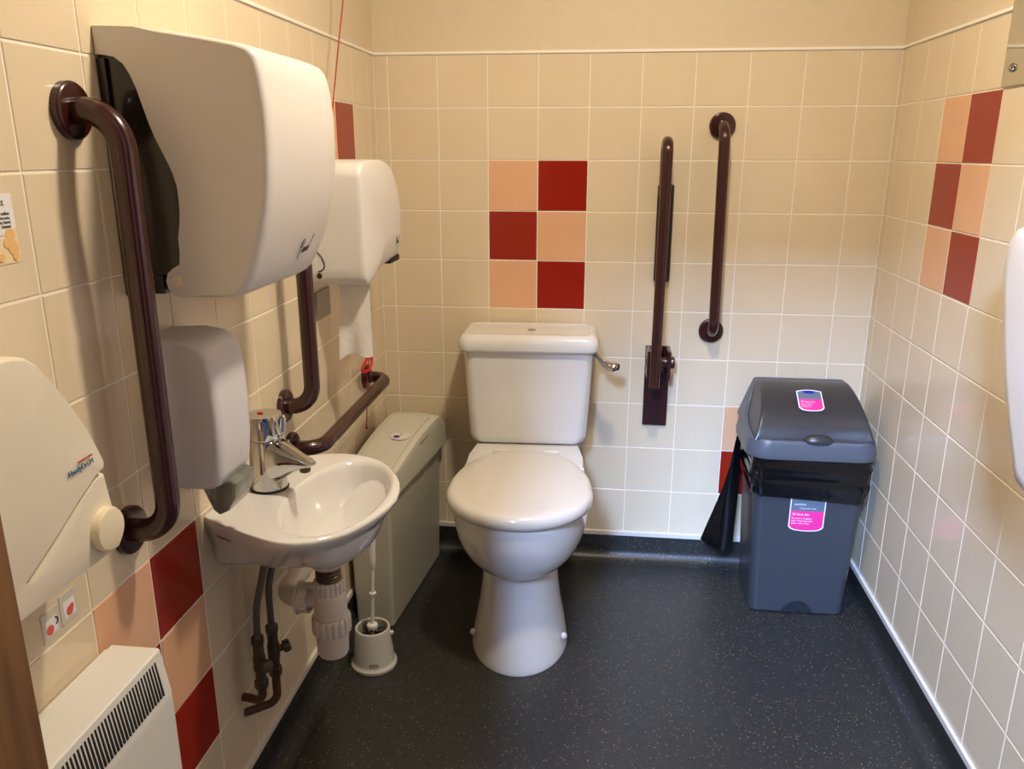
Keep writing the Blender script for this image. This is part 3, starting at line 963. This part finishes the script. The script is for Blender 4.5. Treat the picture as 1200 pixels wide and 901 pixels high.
lower = [(-1.95, .846), (-1.63, .840), (-1.6235, .846), (-1.626, .866), (-1.634, .905), (-1.640, .944), (-1.656, .945), (-1.69, .929), (-1.74, .903), (-1.794, .877), (-1.85, .859), (-1.90, .855), (-1.952, .895)]
finish('cover', slab_on_wall(upper, .100, .012, .010), M_CREAMPL, t, angle=50)
finish('lower_cover', slab_on_wall(lower, .098, .012, .010), M_CREAMPL, t, angle=50)
finish('back_case', BOX(.001, .07, -1.94, -1.645, .848, .96, bev=.004), M_CREAMPL, t)
finish('push_button', LATHE([(.0275, 0), (.0275, .010), (.0255, .0135), (.019, .0148), (.002, .0154)], (.100, -1.660, .878), (1, 0, 0), 36), M_BUTTON, t)
text_mesh('HandyDri M', .0092, (.1068, -1.712, .967), (0, 1, .02), (-.06, -.04, 1), M_INKBLUE, t, 'lettering')
text_mesh('WARNER HOWARD', .0030, (.1068, -1.694, .977), (0, 1, .02), (-.06, -.04, 1), M_INKRED, t, 'lettering')

# stickers under the dryer
def sticker(y0, y1, z0, z1, label, num):
    t = thing('warning_sticker', label, 'sticker', (0, (y0 + y1) / 2, z0))
    finish('backing', BOX(0, .0009, y0, y1, z0, z1), mat('sticker_grey', (206, 198, 180), .4), t, smooth=False)
    finish('panel', BOX(.0009, .0012, y0 + .006, y1 - .006, z0 + .008, z1 - .012), M_LABELW, t, smooth=False)
    bm = bmesh.new()
    cyc, czc = (y0 + y1) / 2 - (.004 if num == 0 else 0), (z0 + z1) / 2 - .006
    lathe(bm, [(.0068, 0), (.0068, .0004), (.0005, .0004)], (.0012, cyc, czc), (1, 0, 0), 24)
    if num:
        lathe(bm, [(.0045, 0), (.0045, .0007)], (.0012, cyc + .004, czc + .004), (1, 0, 0), 16)
    else:
        box(bm, .0012, .0017, cyc - .0012, cyc + .0012, czc - .004, czc + .004)
    finish('red_symbol', bm, M_STRED, t, smooth=False)
    if num == 0:
        finish('dark_mark', TUBE([(.0014, cyc + .012, czc + .002), (.0014, cyc + .0155, czc + .005), (.0014, cyc + .0155, czc + .010), (.0014, cyc + .012, czc + .013)], .0012, 6), M_INK, t)
sticker(-1.667, -1.632, .708, .750, 'pale sticker with red ring and dark mark under the hand dryer', 0)
sticker(-1.630, -1.595, .712, .756, 'pale sticker with red hand-like symbol nearer the grab bar', 1)

# leaflet on the tiles
t = thing('leaflet', 'small cream and white printed leaflet stuck on left wall tiles', 'leaflet', (0, -1.64, 1.195))
finish('sheet', BOX(0, .0008, -1.690, -1.594, 1.196, 1.277), M_CREAMLEAF, t, smooth=False)
finish('white_panel', PRISM([(-1.689, 1.2765), (-1.5945, 1.2765), (-1.5945, 1.236), (-1.612, 1.236), (-1.620, 1.224), (-1.640, 1.212), (-1.689, 1.212)], .0008, .0011, 0), M_LABELW, t, smooth=False)
bm = bmesh.new()
for k, (y, z, r) in enumerate(((-1.606, 1.229, .0075), (-1.604, 1.214, .0085), (-1.613, 1.220, .006), (-1.602, 1.2035, .005), (-1.626, 1.204, .005))):
    lathe(bm, [(r, 0), (r, .0006 + .00012 * k)], (.0009, y, z), (1, 0, 0), 18)
finish('orange_print', bm, M_INKORANGE, t, smooth=False)
text_mesh('ext', .0115, (.0012, -1.624, 1.2635), (0, 1, 0), (0, 0, 1), M_INK, t, 'heading')
bm = bmesh.new()
lathe(bm, [(.0035, 0), (.0035, .0004)], (.0012, -1.6295, 1.266), (1, 0, 0), 14)
finish('red_dot', bm, M_INKRED, t, smooth=False)
for body, z in (('use of toilets', 1.2525), ('the bathroom,', 1.2475), ('please leave', 1.2425), ('cleaner', 1.2375)):
    text_mesh(body, .0056, (.0012, -1.602, z), (0, 1, 0), (0, 0, 1), M_INK, t, 'printed_line', align='RIGHT')
bm = bmesh.new()
box(bm, .0011, .0013, -1.66, -1.617, 1.2285, 1.2292)
box(bm, .0011, .0013, -1.66, -1.622, 1.2245, 1.2252)
finish('red_lines', bm, M_INKRED, t, smooth=False)

# ------------------------------------------------------------------ panel heater
HY = -1.553
t = thing('panel_heater', 'white wall panel heater with slotted sloping grille', 'heater', (0, -1.80, .12))
hp = [(.012, .636), (.082, .6365), (.0855, .634), (.0945, .563), (.096, .555), (.096, .125), (.012, .125)]
bm = bmesh.new()
prism(bm, hp, -2.06, HY, 1, bev=.003, seg=2)
finish('case', bm, M_HEATER, t)
finish('back_panel', BOX(.001, .05, -2.05, HY - .002, .135, .630, bev=.003), M_HEATER, t)
# grille slots: dark bars laid on the slope, recess shade put into their colour
p0, p1 = Vector((.0862, 0, .6245)), Vector((.0942, 0, .5705))
d = (p1 - p0).normalized()
nrm = Vector((-d.z, 0, d.x)).normalized()
if nrm.x < 0:
    nrm = -nrm
me = None
for k in range(64):
    y = HY - .020 - .0070 * k
    if me is None:
        bm = bmesh.new()
        a, b, hw = p0, p1, .0019
        vs = []
        for q in (-hw, hw):
            for e, off in ((a, -.003), (b, -.003), (b, .0007), (a, .0007)):
                v = e + nrm * off
                vs.append(bm.verts.new((v.x, q, v.z)))
        for f in ((0, 1, 2, 3), (7, 6, 5, 4), (0, 4, 5, 1), (1, 5, 6, 2), (2, 6, 7, 3), (3, 7, 4, 0)):
            bm.faces.new([vs[i] for i in f])
        bmesh.ops.recalc_face_normals(bm, faces=bm.faces)
        me = bpy.data.meshes.new('slot')
        bm.to_mesh(me)
        bm.free()
        me.materials.append(M_DARKSLOT)
    o = bpy.data.objects.new('grille_slot', me)
    COL.objects.link(o)
    o.parent = t
    o.location = Vector((0, y, 0)) - Vector(t.location)

# ------------------------------------------------------------------ sanitary bin (local frame, turned a little)
t = thing('sanitary_bin', 'tall narrow pale grey bin with lid in left corner', 'bin', (.098, -.262, 0), -.098, local=True)
def sb(hx, y0, y1, r, z):
    return [(x, y, z) for x, y in rrect(hx, (y1 - y0) / 2, r, 4, 0, (y0 + y1) / 2)]
bm = bmesh.new()
loft(bm, [sb(.055, -.235, .215, .010, .003), sb(.0565, -.236, .216, .010, .006), sb(.064, -.246, .222, .010, .41), sb(.064, -.246, .222, .010, .425)], True, True)
finish('body', bm, M_SANIB, t)
bm = bmesh.new()
rings = []
NS = 20
prof_y = []
def lidz(f):
    return .460 + .058 * math.sin(math.pi * min(.60, f * .58 + .03)) - .034 * max(0, (f - .86) / .14) ** 2
for k in range(NS + 1):
    f = k / NS
    y = -.256 + .484 * f
    zt = lidz(f)
    hx = .0735 + .008 * f
    rings.append([(-hx, y, .405), (hx, y, .405), (hx + .0015, y, zt - .020), (hx - .002, y, zt - .004), (hx - .008, y, zt), (.03, y, zt + .004), (0, y, zt + .005), (-.03, y, zt + .004), (-hx + .008, y, zt), (-hx + .002, y, zt - .004), (-hx - .0015, y, zt - .020)])
loft(bm, rings)
finish('lid', bm, M_SANI, t, angle=40)
bm = bmesh.new()
rings = []
for k in range(NS + 1):
    f = k / NS
    if not .10 <= f <= .80:
        continue
    y = -.256 + .484 * f
    zt = lidz(f) + .0045
    rings.append([(-.050, y, zt - .003), (.060, y, zt - .003), (.060, y, zt + .0025), (0, y, zt + .0045), (-.050, y, zt + .0025)])
loft(bm, rings)
finish('flap', bm, M_SANI, t, angle=30)
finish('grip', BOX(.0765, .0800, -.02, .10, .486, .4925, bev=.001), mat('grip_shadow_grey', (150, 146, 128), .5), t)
zt = lidz(.46) + .0085
finish('label', LATHE([(.030, 0), (.030, .0008), (.001, .0008)], (.024, -.035, zt + .0002), (.02, -.05, 1), 24), mat('clear_label', (224, 216, 200), .3), t)
finish('blue_spot', LATHE([(.009, 0), (.009, .0008), (.001, .0008)], (.016, -.045, zt + .0011), (.02, -.05, 1), 20), M_LABELB, t)
finish('blue_line', BOX(.022, .024, -.034, -.008, zt + .001, zt + .002), M_INKBLUE, t, smooth=False)

# ------------------------------------------------------------------ toilet brush
bx, by = .122, -.672
t = thing('toilet_brush_holder', 'white round toilet brush holder on floor beside the toilet', 'brush holder', (bx, by, 0))
finish('pot', LATHE([(.055, 0), (.0605, .001), (.061, .008), (.0585, .012), (.0560, .014), (.054, .020), (.0475, .090), (.0465, .108), (.0445, .112), (.0415, .1125), (.0395, .110), (.040, .09), (.044, .02), (.0, .018)], (bx, by, 0), n=48, cap=False), mat('brush_pot_plastic', (206, 202, 190), .3, noise=(9, .02)), t)
text_mesh('addis', .012, (bx + .004, by - .0557, .026), (1, .10, 0), (-.0, .12, 1), M_INK, t, 'maker_mark')
finish('side_lug', BOX(bx + .046, bx + .056, by - .004, by + .006, .092, .102, bev=.003), M_WPLASTIC, t)
t = thing('toilet_brush', 'white toilet brush with dark bristles standing in the holder', 'brush', (bx, by, .02))
hx0 = Vector((bx, by, .12))
hx1 = Vector((bx + .004, by + .006, .385))
def hp_(f):
    return hx0.lerp(hx1, f) + Vector((.004 * math.sin(3 * f), 0, 0))
finish('stem', TUBE([hp_(f / 20 * .62) for f in range(21)], .0048, 14), M_WPLASTIC, t)
finish('grip', TUBE([hp_(.60 + .4 * f / 16) for f in range(17)], .008, 16, radii=[.0060, .0075, .0088, .0096, .0101, .0104, .0106, .0108, .0111, .0114, .0118, .0122, .0125, .0125, .0116, .009, .004]), M_WPLASTIC, t)
finish('hanging_hole', BOX(hp_(.93).x - .003, hp_(.93).x + .003, hp_(.93).y - .0130, hp_(.93).y - .0105, .352, .376, bev=.001), M_INK, t)
finish('collar', LATHE([(.006, 0), (.009, .001), (.009, .005), (.006, .006)], hp_(.33), n=20), M_WPLASTIC, t)
finish('cap', LATHE([(.004, -.012), (.013, -.008), (.0155, 0), (.014, .005), (.006, .008)], (bx, by, .114), n=28), M_WPLASTIC, t)
bm = bmesh.new()
rnd = random.Random(3)
for k in range(380):
    z = rnd.uniform(.03, .105)
    a = rnd.uniform(0, 2 * math.pi)
    r = .034 if z < .09 else .034 * (1 - (z - .09) / .06)
    c = Vector((bx, by, z))
    e = c + Vector((r * math.cos(a), r * math.sin(a), rnd.uniform(-.010, .012)))
    tube(bm, [c, e], .0012, 4)
o = finish('bristles', bm, M_BLACK, t, smooth=False)
o['kind'] = 'stuff'
bm = bmesh.new()
for k in range(14):
    a = 2 * math.pi * k / 14
    tube(bm, [(bx + .006 * math.cos(a), by + .006 * math.sin(a), .108), (bx + .016 * math.cos(a), by + .016 * math.sin(a), .088)], .0012, 4)
finish('pale_bristles', bm, M_WPLASTIC, t, smooth=False)

# ------------------------------------------------------------------ swing-top bin (local frame)
BINX, BINY = 1.305, -.168
t = thing('waste_bin', 'dark grey lidded waste bin with black liner in right corner', 'bin', (BINX, BINY, 0), .0, local=True)
def bb(x0, x1, y0, y1, r, z):
    return [(x, y, z) for x, y in rrect((x1 - x0) / 2, (y1 - y0) / 2, r, 6, (x0 + x1) / 2, (y0 + y1) / 2)]
bm = bmesh.new()
loft(bm, [bb(-.134, .130, -.116, .100, .022, .001), bb(-.138, .134, -.120, .104, .024, .006), bb(-.158, .152, -.132, .112, .026, .46), bb(-.159, .153, -.133, .112, .026, .50)], True, True)
finish('body', bm, M_BIN, t)
# foot recess at the bottom front: solid inset, shade put into its dark colour
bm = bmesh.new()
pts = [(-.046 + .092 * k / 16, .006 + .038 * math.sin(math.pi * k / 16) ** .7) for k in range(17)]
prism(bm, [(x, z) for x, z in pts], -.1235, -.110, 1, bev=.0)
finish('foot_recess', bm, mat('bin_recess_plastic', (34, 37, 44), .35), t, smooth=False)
# frame skirt
bm = bmesh.new()
loft(bm, [bb(-.176, .168, -.150, .128, .056, .496), bb(-.186, .174, -.155, .132, .062, .500), bb(-.187, .175, -.156, .133, .062, .512), bb(-.180, .168, -.150, .130, .058, .545), bb(-.172, .161, -.143, .126, .052, .552), bb(-.150, .140, -.12, .11, .03, .548)], True, True)
skirt = finish('frame', bm, M_BINRIM, t, angle=45)
# raised hood sides: profile over y, drawn in by height
side = [(-.116, .546), (-.09, .550), (-.01, .556), (.040, .572), (.078, .618), (.094, .652), (.104, .666), (.118, .664), (.125, .630), (.128, .546)]
lidp = [(-.134, .548), (-.130, .562), (-.118, .585), (-.095, .612), (-.065, .634), (-.03, .651), (.01, .663), (.05, .6685), (.085, .667), (.100, .655), (.104, .62), (.106, .548)]
def shell(prof, xl, xr, taper, bev, top=.66, nb=3):
    bm = bmesh.new()
    rings = []
    def at(side_s, x, inset):
        pts = []
        for y, z in prof:
            f = max(0, (z - .548) / .115)
            xx = x - side_s * (taper * f + inset)
            pts.append((xx, y, z - inset * .35 * (1 if z > .56 else 0)))
        return pts
    rings.append([(p[0], p[1], p[2]) for p in at(-1, xl, 0)])
    seq = [at(-1, xl, 0), at(-1, xl, bev * .3), at(-1, xl, bev)]
    left0 = [(xl + taper * max(0, (z - .548) / .115), y, z - .006 * (1 if z > .56 else 0)) for y, z in prof]
    left1 = [(xl + taper * max(0, (z - .548) / .115) + .003, y, z - .002 * (1 if z > .56 else 0)) for y, z in prof]
    left2 = [(xl + taper * max(0, (z - .548) / .115) + .010, y, z) for y, z in prof]
    right2 = [(xr - taper * max(0, (z - .548) / .115) - .010, y, z) for y, z in prof]
    right1 = [(xr - taper * max(0, (z - .548) / .115) - .003, y, z - .002 * (1 if z > .56 else 0)) for y, z in prof]
    right0 = [(xr - taper * max(0, (z - .548) / .115), y, z - .006 * (1 if z > .56 else 0)) for y, z in prof]
    loft(bm, [left0, left1, left2, right2, right1, right0], True, True)
    return bm
finish('hood', shell(side, -.178, .165, .038, .01), M_BINRIM, t, angle=45)
lid = finish('lid', shell(lidp, -.168, .158, .030, .01), M_BINLID, t, angle=40)
bm = bmesh.new()
rings = []
for z, s in ((.546, 1), (.552, 1), (.560, .9), (.567, .6), (.570, .2)):
    rings.append([(.004 + .042 * s * math.cos(2 * math.pi * k / 28), -.134 + .020 * s * math.sin(2 * math.pi * k / 28), z) for k in range(28)])
loft(bm, rings)
finish('thumb_grip', bm, M_BINLID, lid)

def shaped_label(parent, c, X, Y, wd, ht, full, text):
    """rounded label: white border, slate top, pink lower part, blue logo shape, small lettering"""
    X, Y = Vector(X).normalized(), Vector(Y).normalized()
    Z = X.cross(Y)
    C = Vector(c)
    def outline(hw, hh, dome):
        pts = []
        for k in range(13):
            f = -1 + 2 * k / 12
            pts.append((f * hw, -hh - dome * (1 - f * f) + (.007 if k in (0, 12) else (.0015 if k in (1, 11) else 0))))
        for k in range(13):
            f = 1 - 2 * k / 12
            pts.append((f * hw, hh + (dome * (1 - f * f) if full else 0)))
        return pts
    def plate(name, pts, z0, z1, m, par):
        bm = bmesh.new()
        a = [bm.verts.new(C + X * p[0] + Y * p[1] + Z * z0) for p in pts]
        b = [bm.verts.new(C + X * p[0] + Y * p[1] + Z * z1) for p in pts]
        bm.faces.new(b)
        bm.faces.new(a[::-1])
        quad_strip(bm, a, b)
        return finish(name, bm, m, par, smooth=False)
    hw, hh = wd / 2, ht / 2
    L = plate('label', outline(hw, hh, .006), 0, .0008, M_LABELW, parent)
    q = outline(hw - .003, hh - .003, .006)
    cut = .004
    lowp = [p for p in q if p[1] <= cut]
    lowp = q[:13] + [(hw - .003, cut), (-hw + .003, cut)]
    upp = [(-hw + .003, cut), (hw - .003, cut)] + q[13:]
    plate('pink_panel', lowp, .0008, .0011, M_LABELP, L)
    plate('slate_panel', upp, .0008, .0011, M_LABELG, L)
    bl = [(.016 * math.cos(2 * math.pi * k / 20), hh - .004 + .006 * math.sin(2 * math.pi * k / 20)) for k in range(20)]
    if not full:
        bl = [(x, min(y, hh - .001)) for x, y in bl]
    plate('blue_badge', bl, .0011, .0013, M_LABELB, L)
    for body, size, dx, dy, m in text:
        text_mesh(body, size, C + X * dx + Y * dy + Z * .0012, X, Y, m, L, 'lettering', depth=.0002)
# lid label follows the slope of the lid, front label on the body
s0, s1 = Vector((0, -.095, .612)), Vector((0, -.03, .651))
shaped_label(lid, Vector((-.008, -.052, .6445)), (1, 0, 0), (s1 - s0), .070, .070, True,
             [('50 litre bin', .0088, -.027, -.009, M_LABELW), ('Easy to clean', .0058, -.027, -.018, M_LABELW), ('roll top lid', .0058, -.027, -.026, M_LABELW)])
shaped_label(t, Vector((-.003, -.1290, .333)), (1, 0, 0), (0, -.030, 1), .098, .108, False,
             [('comfort', .0100, -.038, .022, M_LABELW), ('living made to last', .0062, -.022, .011, M_LABELW), ('50 litre bin', .0110, -.042, -.010, M_LABELW), ('Flat sides to sit against', .0062, -.042, -.021, M_LABELW),
              ('walls. Tough wipe clean', .0062, -.042, -.029, M_LABELW), ('plastic, made to last', .0062, -.042, -.037, M_LABELW)])

# black liner folded over the rim: wrinkled band plus a hanging corner
bag = bmesh.new()
rnd = random.Random(11)
NA, NZ = 112, 30
base = rrect(.162, .128, .030, 27, -.004, -.014)
rings = []
for j in range(NZ + 1):
    f = j / NZ
    ring = []
    for i, (x, y) in enumerate(base):
        a = 2 * math.pi * i / len(base)
        lowz = .376 - .06 * x + .003 * math.sin(5 * a + 1) + .002 * math.sin(11 * a)
        z = .498 + (lowz - .498) * f
        wob = .0012 * math.sin(7 * a + 7 * f) + .0008 * math.sin(17 * a - 11 * f) + .0032 * math.sin(13 * f + 30 * x) * (.6 + .4 * math.sin(9 * x)) + .0010 * math.sin(30 * f + 44 * x + 1) + .0008 * math.sin(8 * f - 23 * x)
        bulge = .005 * math.sin(math.pi * min(1, f * 1.15)) - .003 * f
        s = 1 + (bulge + wob * math.sin(math.pi * min(1, f + .05))) / .15
        ring.append((x * s, y * s, z))
    rings.append(ring)
loft(bag, rings, False, False)
inner_r = [[(x * .97, y * .97, z) for x, y, z in r] for r in rings[::-1]]
loft(bag, inner_r, False, False)
o = finish('bin_liner', bag, M_BAG, t, angle=70)
bm = bmesh.new()
NR, NC = 16, 10
F, Bk = [], []
for j in range(NR + 1):
    f = j / NR
    rowa, rowb = [], []
    for i in range(NC + 1):
        g = i / NC
        wdt = .030 + .070 * f ** 1.1
        xx = -.170 - .004 - wdt * .80 * (1 - g) * f ** .6 + .004 * math.sin(6 * g + 5 * f) - .014 * (1 - g)
        yy = .045 + .02 * (g - .5) - .055 * f * (g - .2) + .010 * math.sin(5 * g + 2) * f
        zz = .500 - (.348 + .028 * math.sin(2.4 * g + .4)) * f
        rowa.append(bm.verts.new((xx, yy, zz)))
        rowb.append(bm.verts.new((xx + .0015, yy + .002, zz)))
    F.append(rowa)
    Bk.append(rowb)
for j in range(NR):
    for i in range(NC):
        bm.faces.new((F[j][i], F[j][i + 1], F[j + 1][i + 1], F[j + 1][i]))
        bm.faces.new((Bk[j][i], Bk[j + 1][i], Bk[j + 1][i + 1], Bk[j][i + 1]))
finish('liner_corner', bm, M_BAG, o, angle=80)

# ------------------------------------------------------------------ right wall: mirror and rounded wall unit
t = thing('mirror', 'frameless wall mirror with chrome screws at upper right', 'mirror', (W, -.90, 1.452))
bmm = BOX(W - .005, W - .0005, -1.16, -.644, 1.452, 2.10, bev=.001, seg=1)
mm = mat('mirror_silver', (222, 224, 218), .01, metal=1)
finish('glass', bmm, mm, t, smooth=False)
for y, z in ((-.685, 1.486), (-1.12, 1.486), (-.685, 2.06), (-1.12, 2.06)):
    finish('screw_cap', LATHE([(.0085, 0), (.0085, .002), (.007, .006), (.004, .008), (.0005, .0085)], (W - .005, y, z), (-1, 0, 0), 20), M_CHROME, t)

t = thing('wall_unit', 'white rounded plastic wall unit at right edge', 'wall unit', (W, -1.3, .78))
uo = [(-1.150, .800), (-1.142, .815), (-1.105, .87), (-1.065, .94), (-1.035, 1.008), (-1.008, 1.08), (-.992, 1.13), (-.989, 1.16), (-.995, 1.185), (-1.012, 1.202), (-1.035, 1.208), (-1.10, 1.212), (-1.45, 1.214), (-1.60, 1.212), (-1.64, 1.20), (-1.66, 1.17), (-1.66, .86), (-1.64, .80), (-1.60, .785), (-1.19, .785), (-1.165, .79)]
cyu, czu = -1.33, 1.0
rings = []
for x, s in ((W - .0015, .985), (W - .03, .99), (W - .085, 1.0), (W - .098, .985), (W - .106, .95), (W - .112, .85), (W - .116, .4)):
    rings.append([(x, cyu + (y - cyu) * s, czu + (z - czu) * s) for y, z in uo])
bm = bmesh.new()
loft(bm, rings)
finish('cover', bm, M_WPLASTIC, t, angle=50)
finish('back_plate', BOX(W - .012, W - .0005, -1.62, -1.06, .80, 1.19, bev=.003), M_WPLASTIC, t)
